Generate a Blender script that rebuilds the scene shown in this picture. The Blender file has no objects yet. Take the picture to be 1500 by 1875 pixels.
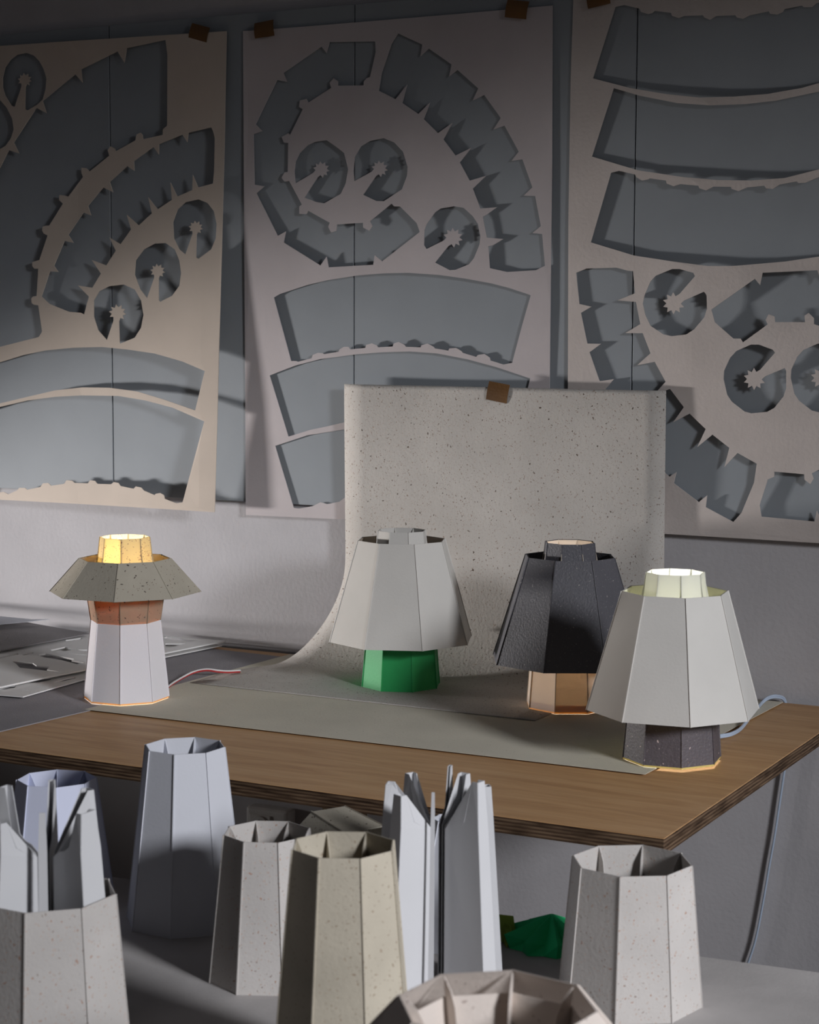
import bpy, bmesh, math, random
import numpy as np
from mathutils import Vector, Matrix
from mathutils.geometry import delaunay_2d_cdt
random.seed(7)
C = bpy.context.scene.collection
SC = bpy.context.scene
# ---------------------------------------------------------------- camera, world, lights, exposure
FPX, TILT, YAW, ROLL = 3447.4, math.radians(5.5703), math.radians(-27.7585), math.radians(.2713)
CAM = Vector((0, -3.334, 1.42582))
_ct, _st, _cy, _sy = math.cos(TILT), math.sin(TILT), math.cos(YAW), math.sin(YAW)
FWD = Vector((_sy*_ct, _cy*_ct, -_st)); _r = Vector((_cy, -_sy, 0)); _u = _r.cross(FWD)
RGT = _r*math.cos(ROLL) + _u*math.sin(ROLL); UPV = -_r*math.sin(ROLL) + _u*math.cos(ROLL)
cd = bpy.data.cameras.new('camera'); cam = bpy.data.objects.new('camera', cd); C.objects.link(cam)
M = Matrix((RGT, UPV, -FWD)).transposed().to_4x4(); M.translation = CAM; cam.matrix_world = M
cd.sensor_fit = 'HORIZONTAL'; cd.sensor_width = 36; cd.lens = 36*FPX/1500
cd.clip_start = .05; cd.dof.use_dof = True; cd.dof.focus_distance = 3.35; cd.dof.aperture_fstop = 14
SC.camera = cam
w = bpy.data.worlds.new('world'); SC.world = w; w.use_nodes = True
w.node_tree.nodes['Background'].inputs[0].default_value = (.70, .68, .72, 1)
w.node_tree.nodes['Background'].inputs[1].default_value = .042
SC.view_settings.view_transform = 'Standard'; SC.view_settings.look = 'None'
SC.view_settings.gamma = 1; SC.view_settings.use_curve_mapping = False
SC.view_settings.exposure = 0.0
SC.cycles.max_bounces = 8; SC.cycles.diffuse_bounces = 4; SC.cycles.transmission_bounces = 6
SC.cycles.use_denoising = True
SC.cycles.sample_clamp_indirect = 3

def light(name, kind, loc, target, energy, color, **kw):
    d = bpy.data.lights.new(name, kind); d.energy = energy; d.color = color
    for k, v in kw.items(): setattr(d, k, v)
    o = bpy.data.objects.new(name, d); C.objects.link(o); o.location = loc
    o.rotation_euler = (Vector(target)-Vector(loc)).to_track_quat('-Z', 'Y').to_euler()
    return o
light('spot_key', 'SPOT', (-4.7, -.965, .80), (-1.68, -.04, .95), 510, (1, .965, .95),
      spot_size=math.radians(33.5), spot_blend=1.0, shadow_soft_size=.12)
light('soft_fill', 'SPOT', (3.0, -2.85, 2.45), (-1.12, -1.06,   .60), 800, (.94, .955, 1), spot_size=math.radians(38), spot_blend=1.0, shadow_soft_size=.42)

# ---------------------------------------------------------------- pixel of the 1500x1875 frame -> point of the place
def ray(px, py): return RGT*((px-750)/FPX) - UPV*((py-937.5)/FPX) + FWD
def on_y(px, py, y=0.):
    d = ray(px, py); return CAM + d*((y-CAM.y)/d.y)
def on_z(px, py, z):
    d = ray(px, py); return CAM + d*((z-CAM.z)/d.z)

# ---------------------------------------------------------------- helpers
def tag(o, label=None, cat=None, group=None, kind=None):
    if label: o['label'] = label
    if cat: o['category'] = cat
    if group: o['group'] = group
    if kind: o['kind'] = kind
    return o
def thing(name, label, cat, loc=(0, 0, 0), rotz=0, group=None):
    o = bpy.data.objects.new(name, None); C.objects.link(o); o.empty_display_size = .05
    o.location = loc; o.rotation_euler = (0, 0, rotz)
    return tag(o, label, cat, group)
def obj(name, bm, mats, parent=None, smooth=False):
    me = bpy.data.meshes.new(name); bm.to_mesh(me); bm.free()
    for m in (mats if isinstance(mats, (list, tuple)) else [mats]): me.materials.append(m)
    if smooth:
        for p in me.polygons: p.use_smooth = True
    o = bpy.data.objects.new(name, me); C.objects.link(o)
    if parent: o.parent = parent
    return o
def add_box(bm, a, b, mi=0):
    x0, y0, z0 = a; x1, y1, z1 = b
    v = [bm.verts.new(p) for p in ((x0,y0,z0),(x1,y0,z0),(x1,y1,z0),(x0,y1,z0),(x0,y0,z1),(x1,y0,z1),(x1,y1,z1),(x0,y1,z1))]
    for f in ((3,2,1,0),(4,5,6,7),(0,1,5,4),(1,2,6,5),(2,3,7,6),(3,0,4,7)):
        bm.faces.new([v[i] for i in f]).material_index = mi
    return v
def box_bm(a, b):
    bm = bmesh.new(); add_box(bm, a, b); return bm
def bevelled_box(a, b, r, seg=2):
    bm = box_bm(a, b)
    bmesh.ops.bevel(bm, geom=list(bm.edges), offset=r, segments=seg, affect='EDGES', profile=.6)
    return bm
def tube_bm(pts, rad, seg=10, bm=None, closed_ends=True):
    bm = bm or bmesh.new(); pts = [Vector(p) for p in pts]; rings = []
    n = None
    for i, p in enumerate(pts):
        t = (pts[min(i+1, len(pts)-1)] - pts[max(i-1, 0)]).normalized()
        if n is None:
            n = t.orthogonal().normalized()
        n = (n - t*n.dot(t)).normalized(); b = t.cross(n)
        rings.append([bm.verts.new(p + (n*math.cos(2*math.pi*k/seg) + b*math.sin(2*math.pi*k/seg))*rad) for k in range(seg)])
    for r0, r1 in zip(rings, rings[1:]):
        for k in range(seg): bm.faces.new((r0[k], r0[(k+1) % seg], r1[(k+1) % seg], r1[k]))
    if closed_ends:
        bm.faces.new(list(reversed(rings[0]))); bm.faces.new(rings[-1])
    return bm
def spline(pts, n=10):
    P = [Vector(p) for p in pts]; P = [P[0]*2-P[1]] + P + [P[-1]*2-P[-2]]; out = []
    for i in range(1, len(P)-2):
        for k in range(n):
            t = k/n; a, b, c, d = P[i-1], P[i], P[i+1], P[i+2]
            out.append(.5*((2*b) + (c-a)*t + (2*a-5*b+4*c-d)*t*t + (3*b-a-3*c+d)*t**3))
    out.append(P[-2]); return out

def inside(p, poly):
    x, y = p; r = False; n = len(poly); j = n-1
    for i in range(n):
        xi, yi = poly[i]; xj, yj = poly[j]
        if (yi > y) != (yj > y) and x < (xj-xi)*(y-yi)/(yj-yi)+xi: r = not r
        j = i
    return r
def cut_sheet(outline, holes, surf, thick, ndir, step=.02):
    """flat outline with holes, triangulated, bent onto surf(u,v)->Vector and given thickness along ndir"""
    pts = []; edges = []
    for lp in [outline]+holes:
        s = len(pts); pts += [Vector(p) for p in lp]; n = len(lp)
        edges += [(s+i, s+(i+1) % n) for i in range(n)]
    us = [p[0] for p in outline]; vs = [p[1] for p in outline]
    if step:
        for i in range(int((max(us)-min(us))/step)+1):
            for j in range(int((max(vs)-min(vs))/step)+1):
                q = (min(us)+(i+.5)*step, min(vs)+(j+.5)*step)
                if inside(q, outline): pts.append(Vector(q))
    v, e, f, _, _, _ = delaunay_2d_cdt(pts, edges, [], 0, 1e-6, True)
    V = [tuple(p) for p in v]; tris = []
    for t in f:
        c = (sum(V[i][0] for i in t)/len(t), sum(V[i][1] for i in t)/len(t))
        if inside(c, outline) and not any(inside(c, h) for h in holes): tris.append(t)
    bm = bmesh.new(); nd = Vector(ndir)
    used = sorted({i for t in tris for i in t}); A = {}; B = {}
    for i in used:
        p = surf(*V[i]); A[i] = bm.verts.new(p); B[i] = bm.verts.new(p - nd*thick)
    cnt = {}
    for t in tris:
        bm.faces.new([A[i] for i in t]); bm.faces.new([B[i] for i in reversed(t)])
        for k in range(len(t)):
            a, b = t[k], t[(k+1) % len(t)]; cnt[(a, b)] = cnt.get((a, b), 0)+1
    for (a, b) in list(cnt):
        if (b, a) not in cnt: bm.faces.new((A[b], A[a], B[a], B[b]))
    bmesh.ops.recalc_face_normals(bm, faces=bm.faces)
    return bm

# ---------------------------------------------------------------- materials
def nt(name, rough=.9, spec=.2):
    m = bpy.data.materials.new(name); m.use_nodes = True; t = m.node_tree
    b = t.nodes['Principled BSDF']; b.inputs['Roughness'].default_value = rough
    b.inputs['Specular IOR Level'].default_value = spec
    return m, t, b
def node(t, kind, **kw):
    n = t.nodes.new(kind)
    for k, v in kw.items():
        if k in n.inputs: n.inputs[k].default_value = v
        else: setattr(n, k, v)
    return n
def ramp(t, fac, stops):
    r = t.nodes.new('ShaderNodeValToRGB'); t.links.new(fac, r.inputs[0])
    e = r.color_ramp.elements
    while len(e) < len(stops): e.new(.5)
    for i, (p, c) in enumerate(stops):
        e[i].position = p; e[i].color = (*c, 1) if len(c) == 3 else c
    return r.outputs[0]
def mixc(t, fac, a, b, blend='MIX'):
    n = t.nodes.new('ShaderNodeMix'); n.data_type = 'RGBA'; n.blend_type = blend
    for s, v in ((n.inputs[0], fac), (n.inputs[6], a), (n.inputs[7], b)):
        if hasattr(v, 'type') and hasattr(v, 'links'): t.links.new(v, s)
        else: s.default_value = v if isinstance(v, float) else (*v, 1)
    return n.outputs[2]
def paper(name, col, specks=(), bump=.15, bscale=220, transl=0., tcol=None, rough=.9, tone=.05, sheen=.15):
    """specks: list of (colour, scale, threshold, density)"""
    m, t, b = nt(name, rough, sheen)
    tc = node(t, 'ShaderNodeTexCoord'); co = tc.outputs['Object']
    n0 = node(t, 'ShaderNodeTexNoise', Scale=9., Detail=4.); t.links.new(co, n0.inputs['Vector'])
    c2 = tuple(max(0, x*(1-tone*3)) for x in col); c3 = tuple(min(1, x*(1+tone*1.5)) for x in col)
    base = ramp(t, n0.outputs['Fac'], [(.3, c2), (.7, c3)])
    for k, (sc, scale, thr, dens) in enumerate(specks):
        dn = node(t, 'ShaderNodeTexNoise', Scale=scale*.8, Detail=2.); t.links.new(co, dn.inputs['Vector'])
        ad = node(t, 'ShaderNodeVectorMath', operation='MULTIPLY_ADD')
        t.links.new(dn.outputs['Color'], ad.inputs[0]); ad.inputs[1].default_value = (1.5/scale,)*3; t.links.new(co, ad.inputs[2])
        mp = node(t, 'ShaderNodeMapping'); t.links.new(ad.outputs[0], mp.inputs['Vector'])
        mp.inputs['Rotation'].default_value = (k*.7, k*.4, k*1.1); mp.inputs['Scale'].default_value = (1, .62, .8)
        vo = node(t, 'ShaderNodeTexVoronoi', Scale=float(scale)); t.links.new(mp.outputs[0], vo.inputs['Vector'])
        lt = node(t, 'ShaderNodeMath', operation='LESS_THAN'); t.links.new(vo.outputs['Distance'], lt.inputs[0]); lt.inputs[1].default_value = thr
        sep = node(t, 'ShaderNodeSeparateColor'); t.links.new(vo.outputs['Color'], sep.inputs[0])
        l2 = node(t, 'ShaderNodeMath', operation='LESS_THAN'); t.links.new(sep.outputs[0], l2.inputs[0]); l2.inputs[1].default_value = dens
        mu = node(t, 'ShaderNodeMath', operation='MULTIPLY'); t.links.new(lt.outputs[0], mu.inputs[0]); t.links.new(l2.outputs[0], mu.inputs[1])
        base = mixc(t, mu.outputs[0], base, sc)
    t.links.new(base, b.inputs['Base Color'])
    nb = node(t, 'ShaderNodeTexNoise', Scale=float(bscale), Detail=3.); t.links.new(co, nb.inputs['Vector'])
    bp = node(t, 'ShaderNodeBump', Strength=bump, Distance=.002); t.links.new(nb.outputs['Fac'], bp.inputs['Height']); t.links.new(bp.outputs[0], b.inputs['Normal'])
    if transl:
        tr = node(t, 'ShaderNodeBsdfTranslucent'); mx = node(t, 'ShaderNodeMixShader'); mx.inputs[0].default_value = transl
        if tcol:
            t.links.new(mixc(t, 1., base, tcol, 'MULTIPLY'), tr.inputs[0])
        else: t.links.new(base, tr.inputs[0])
        t.links.new(b.outputs[0], mx.inputs[1]); t.links.new(tr.outputs[0], mx.inputs[2])
        t.links.new(mx.outputs[0], t.nodes['Material Output'].inputs[0])
    return m
SPK = [((.10, .08, .07), 120, .16, .45), ((.25, .19, .15), 240, .2, .4)]
SPK_RED = [((.44, .30, .24), 150, .16, .5), ((.36, .30, .27), 220, .17, .4), ((.52, .43, .38), 260, .24, .5)]
MAT = dict(
    wall=paper('wall_plaster', (.50, .485, .50), bump=.30, bscale=120, tone=.02, rough=.85),
    panel=paper('grey_board_panel', (.30, .325, .35), bump=.03, tone=.015, rough=.55, sheen=.3),
    sheetA=paper('warm_card', (.62, .535, .46), bump=.05, tone=.02),
    sheetB=paper('lilac_grey_card', (.57, .52, .525), bump=.12, bscale=160, tone=.02),
    sheetC=paper('rough_beige_card', (.60, .54, .51), bump=.28, bscale=150, tone=.03),
    backdrop=paper('speckled_grey_paper', (.54, .51, .475), [((.13, .10, .08), 100, .13, .5), ((.33, .26, .22), 190, .20, .55), ((.42, .35, .31), 330, .24, .6)], bump=.35, bscale=190, tone=.03),
    lowpaper=paper('beige_paper', (.64, .60, .50), [((.30, .26, .2), 200, .12, .3)], bump=.2, tone=.02),
    greyboard=paper('grey_cardboard', (.31, .295, .31), bump=.5, bscale=320, tone=.04),
    fgboard=paper('grey_table_board', (.50, .475, .465), bump=.15, tone=.05),
    darkboard=paper('dark_grey_cardboard', (.27, .255, .26), bump=.3, bscale=300),
    whitecard=paper('white_card', (.79, .775, .76), bump=.05, tone=.01),
    corecard=paper('white_core_card', (.62, .62, .635), bump=.05, tone=.01),
    whitepaper=paper('white_paper', (.63, .64, .69), bump=.08, tone=.01),
    whiteblue=paper('bluish_white_paper', (.66, .69, .84), bump=.05, tone=.01),
    cream=paper('cream_paper', (.62, .60, .565), bump=.12, tone=.02),
    creaminner=paper('pale_yellow_liner', (.86, .85, .68), bump=.05, tone=.01),
    tan=paper('tan_paper_liner', (.48, .40, .33), bump=.05),
    spk_olive=paper('speckled_olive_paper', (.46, .42, .345), SPK, bump=.25, tone=.05),
    spk_olive_glow=paper('speckled_olive_paper_thin', (.56, .45, .33), SPK, bump=.25, tone=.05, transl=.42, tcol=(1, .52, .26)),
    spk_amber=paper('speckled_amber_paper', (.93, .86, .68), SPK_RED, bump=.1, transl=.62, tcol=(1, .92, .70), tone=.06),
    spk_white=paper('speckled_white_paper', (.55, .52, .495), SPK_RED, bump=.2, tone=.04),
    spk_beige=paper('speckled_beige_paper', (.52, .47, .38), [((.36, .29, .22), 170, .17, .45), ((.40, .34, .27), 260, .22, .5)], bump=.25, tone=.06),
    spk_pink=paper('pinkish_paper', (.74, .66, .60), [((.47, .39, .35), 160, .2, .4)], bump=.25, tone=.04),
    white_glow=paper('white_glowing_paper', (.80, .77, .80), bump=.08, tone=.01, transl=.03, tcol=(1, .8, .65)),
    sand_glow=paper('sand_glowing_paper', (.74, .67, .59), bump=.1, tone=.02, transl=.40, tcol=(1, .91, .78)),
    lemon_glow=paper('pale_lemon_paper', (.90, .90, .85), bump=.08, tone=.02, transl=.5, tcol=(1, 1, .95)),
    charcoal=paper('charcoal_paper', (.085, .083, .095), [((.30, .28, .27), 130, .10, .45), ((.16, .15, .16), 300, .2, .5)], bump=.5, bscale=260, rough=.62, sheen=.45, tone=.05),
    charcoal2=paper('brown_charcoal_paper', (.105, .09, .10), [((.55, .45, .44), 95, .11, .4), ((.2, .17, .18), 300, .2, .5)], bump=.5, bscale=260, rough=.55, sheen=.5, tone=.05),
    green=paper('green_paper', (.028, .40, .115), bump=.12, rough=.6, sheen=.4, tone=.05),
    green2=paper('deep_green_paper', (.02, .52, .19), bump=.1, rough=.6, sheen=.3, tone=.05),
    lime=paper('lime_tissue_paper', (.50, .66, .14), bump=.1, transl=.3, tone=.1),
    orangeleak=paper('orange_light_leak', (1, .76, .42), bump=0, transl=.5, tcol=(1, .75, .4)),  # orange of the light leaking under a lit base, put into the colour
    yellowleak=paper('yellow_light_leak', (.85, .72, .28), bump=0, transl=.35),  # same leak of light in yellow, carried by the ring's colour
    tape=paper('brown_parcel_tape', (.16, .075, .022), bump=.2, rough=.4, sheen=.5, tone=.12),
    plastic=paper('white_plastic', (.62, .60, .58), bump=0, rough=.35, sheen=.5, tone=0),
    plasticdark=paper('socket_hole', (.01, .01, .01), bump=0, tone=0),
    cordwhite=paper('white_cable', (.75, .74, .74), bump=0, rough=.4, sheen=.5, tone=0),
    cordred=paper('red_cable_stripe', (.45, .03, .03), bump=0, rough=.4, sheen=.5, tone=0),
    cordblue=paper('pale_blue_cable', (.42, .50, .62), bump=0, rough=.35, sheen=.5, tone=0),
    pine=paper('pale_timber', (.36, .28, .18), bump=.1, tone=.15),
    floor=paper('floor_paint', (.20, .18, .17), bump=.05, rough=.6),
)
def wood_mat():
    m, t, b = nt('birch_veneer', .5, .25)
    tc = node(t, 'ShaderNodeTexCoord'); mp = node(t, 'ShaderNodeMapping'); t.links.new(tc.outputs['Object'], mp.inputs[0])
    mp.inputs['Scale'].default_value = (1.6, 14, 14)
    n1 = node(t, 'ShaderNodeTexNoise', Scale=2.2, Detail=8., Roughness=.62, Distortion=1.1); t.links.new(mp.outputs[0], n1.inputs[0])
    mp2 = node(t, 'ShaderNodeMapping'); t.links.new(tc.outputs['Object'], mp2.inputs[0]); mp2.inputs['Scale'].default_value = (9, 260, 260)
    n2 = node(t, 'ShaderNodeTexNoise', Scale=1., Detail=3.); t.links.new(mp2.outputs[0], n2.inputs[0])
    a = ramp(t, n1.outputs['Fac'], [(.30, (.43, .235, .105)), (.50, (.54, .315, .15)), (.70, (.60, .37, .19))])
    g = ramp(t, n2.outputs['Fac'], [(.35, (.88, .88, .88)), (.6, (1, 1, 1))])
    t.links.new(mixc(t, 1., a, g, 'MULTIPLY'), b.inputs['Base Color'])
    bp = node(t, 'ShaderNodeBump', Strength=.08, Distance=.001); t.links.new(n2.outputs['Fac'], bp.inputs['Height']); t.links.new(bp.outputs[0], b.inputs['Normal'])
    return m
def ply_mat():
    m, t, b = nt('plywood_edge', .75, .2)
    tc = node(t, 'ShaderNodeTexCoord'); sx = node(t, 'ShaderNodeSeparateXYZ'); t.links.new(tc.outputs['Object'], sx.inputs[0])
    mul = node(t, 'ShaderNodeMath', operation='MULTIPLY'); t.links.new(sx.outputs[2], mul.inputs[0]); mul.inputs[1].default_value = 1/.0052
    nz = node(t, 'ShaderNodeTexNoise', Scale=7., Detail=3.); t.links.new(tc.outputs['Object'], nz.inputs[0])
    ad = node(t, 'ShaderNodeMath', operation='MULTIPLY_ADD'); t.links.new(nz.outputs['Fac'], ad.inputs[0]); ad.inputs[1].default_value = .5; t.links.new(mul.outputs[0], ad.inputs[2])
    fr = node(t, 'ShaderNodeMath', operation='FRACT'); t.links.new(ad.outputs[0], fr.inputs[0])
    c = ramp(t, fr.outputs[0], [(0, (.04, .022, .014)), (.12, (.065, .037, .023)), (.45, (.14, .088, .052)), (.6, (.20, .135, .085)), (.95, (.12, .072, .044))])
    mp = node(t, 'ShaderNodeMapping'); t.links.new(tc.outputs['Object'], mp.inputs[0]); mp.inputs['Scale'].default_value = (12, 12, 120)
    n2 = node(t, 'ShaderNodeTexNoise', Scale=1.5, Detail=5.); t.links.new(mp.outputs[0], n2.inputs[0])
    g = ramp(t, n2.outputs['Fac'], [(.35, (.35, .32, .3)), (.6, (1, 1, 1))])
    t.links.new(mixc(t, 1., c, g, 'MULTIPLY'), b.inputs['Base Color'])
    bp = node(t, 'ShaderNodeBump', Strength=.5, Distance=.002); t.links.new(n2.outputs['Fac'], bp.inputs['Height']); t.links.new(bp.outputs[0], b.inputs['Normal'])
    return m
MAT['wood'] = wood_mat(); MAT['ply'] = ply_mat()

# ---------------------------------------------------------------- the room
tag(obj('floor', box_bm((-5.6, -4.6, -.05), (2.6, .1, 0)), MAT['floor']), kind='structure')
tag(obj('wall_back', box_bm((-5.6, 0, 0), (2.6, .1, 2.9)), MAT['wall']), kind='structure')
PZ0, PZ1 = 1.062, 2.066                       # grey board panels screwed to the wall, joints 0.6 m apart
seams = [-3.682, -3.080, -2.480, -1.878, -1.280, -.682, -.08]
for i in range(len(seams)-1):
    bm = bevelled_box((seams[i]+.0012, -.010, PZ0), (seams[i+1]-.0012, 0, PZ1), .0008, 1)
    tag(obj('trim_%d' % (i+1), bm, MAT['panel']), kind='structure')

# ---------------------------------------------------------------- cut-out card sheets on the wall
def star(cx, cy, r, a0, a1, n=9):
    """jagged hub between two slit angles (screen angles, degrees), the long way round"""
    out = []
    for k in range(2*n+1):
        a = math.radians(a0 + (a1-a0)*k/(2*n)); rr = r*(1.12 if k % 2 == 0 else .74)
        out.append((cx+rr*math.cos(a), cy+rr*math.sin(a)))
    return out
def cring(outer, cx, cy, r, n=9):
    """C-shaped hole: outer loop from one slit edge round to the other, then round the hub back"""
    aE = math.degrees(math.atan2(outer[-1][1]-cy, outer[-1][0]-cx)); aS = math.degrees(math.atan2(outer[0][1]-cy, outer[0][0]-cx))
    # direction in which the outer loop runs
    tot = 0
    for p, q in zip(outer, outer[1:]):
        d = math.atan2(q[1]-cy, q[0]-cx)-math.atan2(p[1]-cy, p[0]-cx)
        while d > math.pi: d -= 2*math.pi
        while d < -math.pi: d += 2*math.pi
        tot += d
    sgn = 1 if tot > 0 else -1
    span = math.degrees(abs(tot)); e0 = aE - sgn*6; s = e0 - sgn*(span-12)
    return outer + star(cx, cy, r, e0, s, n)
def Z(s, ox, oy, pts): return [(ox+x/s, oy+y/s) for x, y in pts]

A_out = [(-70,89),(0,84),(100,77),(220,69.5),(330,62.5),(415,57),(414,100),(411,260),(407,420),(402,600),(398,760),(393,938),(300,932),(150,923),(0,915),(-70,911)]
A_holes = [
 cring(Z(3,0,0,[(80,588),(62,580),(28,525),(15,480),(15,425),(28,370),(60,325),(95,300),(145,290),(185,305),(215,335),(240,380),(255,430),(250,490),(235,545),(205,575),(150,607),(137,600)]), 45,146.5,11.5),
 [(-40,178),(0,183),(12,197),(22,217),(25,237),(20,253),(10,267),(0,273),(-40,278)],
 [(-45,375),(0,307),(16,275),(35,281),(25,261),(66.5,197.5),(85,207),(78,185),(137.5,136),(151,151),(148.5,127),(215,94),(228,115),(232,88),(303,73),(306.5,100),(306,230),(298,237),(298,247),
  (262,255),(261,247),(257,243),(250,246),(248,257),(212,277),(210,272),(202,268),(197,275),(200,285),(164,314),(158,308),(149,307),(149,317),(152,324),(125,360),(118,358),(109,357),(108,366),(115,373),
  (90,413),(85,413),(78,415),(77,422),(80,428),(87,431),(72,476),(65,478),(59,480),(59,487),(63,492),(70,492),(67,542),(60,543),(57,547),(58,555),(62,558),(70,559),(77,607),(71,617),(0,635),(-45,647)],
 [(387,233),(345,243),(342.7,260),(334,246.5),(291,264),(290.7,282.7),(281,269),(245,295),(246,313),(233,304),(201,333),(206.7,352),(189,343),(161,377),(166.7,394.7),(152.7,389),(125,430),(134.7,444.7),(118,441),
  (98.7,486.7),(106.7,498),(91,496.7),(76,543),(90.7,556.7),(126.7,571),(148,572.7),(154,575.7),(162.7,543),(142.7,522.7),(169,527),(184.7,501),(168,476),(194.7,486),(212,459),(200,434.7),(220.7,447.3),(240,420),
  (232,393.3),(254,412.7),(278,390.7),(271.3,361.3),(288.7,383.3),(314.7,366),(312,334),(324.7,360),(352,348),(353,320),(362.7,343.3),(390,336),(392,313),(393.3,253),(390,240)],
 cring(Z(3,0,0,[(1018,1398),(985,1370),(955,1310),(950,1220),(975,1150),(1020,1110),(1090,1095),(1140,1115),(1175,1160),(1190,1230),(1185,1310),(1160,1370),(1090,1422),(1077,1415)]), 358.3,417,11.5),
 cring(Z(3,0,450,[(808,288),(770,240),(740,160),(745,80),(790,20),(850,-12),(910,-15),(960,20),(985,80),(995,150),(985,220),(945,275),(880,308),(872,300)]), 288.5,496.5,12),
 cring(Z(3,0,450,[(587,518),(540,465),(515,390),(515,300),(545,250),(600,222),(680,213),(740,240),(775,300),(788,380),(775,450),(740,505),(660,538),(657,530)]), 215,573,14),
 Z(3,0,450,[(-135,680),(0,640),(130,600),(250,575),(400,560),(560,556),(700,570),(850,592),(1000,635),(1125,688),(1072,905),(1000,880),(900,845),(750,800),(600,780),(450,778),(300,795),(150,830),(0,866),(-135,905)]),
 Z(3,0,450,[(-135,930),(0,885),(150,850),(300,830),(450,822),(650,825),(800,850),(950,890),(1122,965),(1003,1410),(968,1415),(905,1390),(900,1370),(880,1358),(855,1362),(850,1370),(790,1345),(775,1328),(745,1322),(735,1335),
   (662,1320),(650,1303),(625,1298),(610,1310),(535,1308),(522,1292),(495,1288),(482,1305),(410,1303),(395,1290),(365,1288),(352,1308),(280,1318),(265,1303),(235,1305),(222,1325),(150,1340),(135,1330),(105,1330),(92,1345),
   (45,1365),(20,1352),(-10,1355),(-30,1372),(-135,1385)]),
]
B_out = [(445,57),(560,48.5),(700,37),(850,24.5),(1012,10),(1011,300),(1008,560),(1006,760),(1004,977),(850,965),(630,951),(450,943),(449,700),(447,400)]
B_holes = [
 [(687,75.8),(688,95.7),(677.7,141),(672,143),(666,149),(666,156.3),(618.6,156.8),(619,149),(611,143.5),(603.5,151.7),(606.5,161),(564.5,187.8),(561,181),(549.3,184),(547.5,196),(554.5,200),(531,247.3),(528,244),(515.5,251),(520,261),(527.6,261.8),
  (527,315),(521,315.5),(515.5,325.5),(521,332.5),(529.5,331),(552.8,374.7),(548,378),(548,391.5),(561,392),(564.5,386),(604,407.8),(601,415.5),(606.5,426),(616,422.5),(617,411),(664.8,407.8),(664.8,416.7),(676.5,422.5),(682,414),(677.7,405),
  (717,372.8),(722,378),(732.5,378),(763,408.5),(768.8,424.8),(700,478.5),(686,467),(683.5,484.8),(601.8,489.5),(598,470),(586.7,486),(519.5,444),(523.7,423.7),(508.5,431.8),(469.5,354),(484,341),(466,338),(464,245.5),(480.5,240),(468,227.5),
  (507.3,146.5),(526,150),(519,133.5),(588.5,85),(598,97),(603.5,77)],
 [(729,61),(773.5,81.7),(770,102.7),(785,88.7),(827,118),(822.5,140),(837.7,128),(876,162),(865.7,184),(886.7,174),(917,216),(904,237),(924,230),(950,277.7),(936.8,294.5),(956.7,291.7),(975,343),(959,358.3),(980,358.8),(990.5,414),(975.3,426.7),
  (992.8,428.3),(998,486.7),(981,494.8),(928.7,498),(897,491),(894,451),(903,449),(921.7,437.7),(891.3,435),(884,396.8),(890,394),(910,379.3),(879.7,382),(865.7,345.5),(890,322),(860,330.8),(842,297.5),(863,270.7),(834,284.7),(812,255.5),(828.3,225),
  (802,243.8),(775.8,218),(787.5,187.8),(766,208.8),(736.6,188.5),(745.5,155),(724.5,181.5),(693.5,166),(698.7,134),(717.3,79)],
 cring([(541,336),(539,315),(541,296),(549,280),(563,266),(577,259.5),(598,256.7),(614.7,268),(630,280),(637.5,310),(633,336),(624,355),(593.7,372.3),(579.7,370),(557.5,362)], 588,310.5,13.5),
 cring([(649,331.8),(647,312.7),(649.7,287),(661,268),(677.7,258),(703,253),(722,261),(738,277.7),(746.5,305.7),(745.3,322),(736,346.7),(703,368.4),(689,368),(665,356.7)], 695,309,13.5),
 cring([(781,456),(776.5,449),(777,421),(781.7,409.7),(796.8,388.7),(807,381.7),(830.7,377.7),(849,380.5),(865.7,395.7),(875,409.7),(879.7,433),(878.5,447),(868,472.7),(858.7,484),(834,494),(823.7,494.8),(796.8,480.8)], 829.5,435.3,16),
 [(501.5,545),(512,538.5),(563.3,521.7),(600.7,512.8),(656.7,504),(702,500.5),(747.7,499.5),(805,503.5),(851.7,510),(900.7,519),(933.3,527.5),(972,540.5),(955,600),(938,664.3),(922,667.5),(898,660),(897,655),(887,648),(875,650),(872,653.5),(847,646),
  (845,643),(835,637),(823,638),(821,642),(796,638),(794,635),(783,629),(772,632),(770,636),(743,635),(740.7,631.5),(730,626),(721,629),(719,634.5),(692,636),(690.5,632.7),(681,628.5),(670.7,631.5),(668.8,637),(641.5,639.7),(638,635),(630,635),
  (621.7,639.7),(620,644),(593.7,648.5),(591,646.7),(582,646),(572.7,650),(570.8,656),(545.8,662.5),(542,661),(533,661)],
 [(493.8,687.5),(540,669.5),(586.7,657.5),(654,648.5),(700,645),(750,643.5),(800,647),(856.7,658),(910,672.5),(971,693),(955,760),(940,775),(880,760),(800,752),(720,756),(633,772.7),(598,781),(570,786.7),(528,799.5)],
 [(503.8,816.5),(563,797),(633,786),(720,770),(800,766),(880,774),(955,795),(925,910),(850,895),(760,890),(680,898),(633,910),(621.7,918.5),(599.5,923),(586.7,919.7),(572.7,926.7),(549,931),(537.7,930)],
]
C_out = [(1051,-60),(1350,-75),(1640,-90),(1640,400),(1640,1003),(1500,994.5),(1225,978),(1100,971),(1040,967),(1040,700),(1041,400),(1045,150),(1050,0)]
eC = [(1419.4,645.9),(1415.7,640.5),(1390,631),(1375,631),(1348.5,642.7),(1336.8,655.5),(1326,679),(1325,693.9),(1331.5,722.7),(1340,735.5),(1363.5,753.6),(1376,756.8),(1405,754),(1418,747),(1435,725.9),(1439.8,711),(1439.8,679),(1437,674)]
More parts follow.
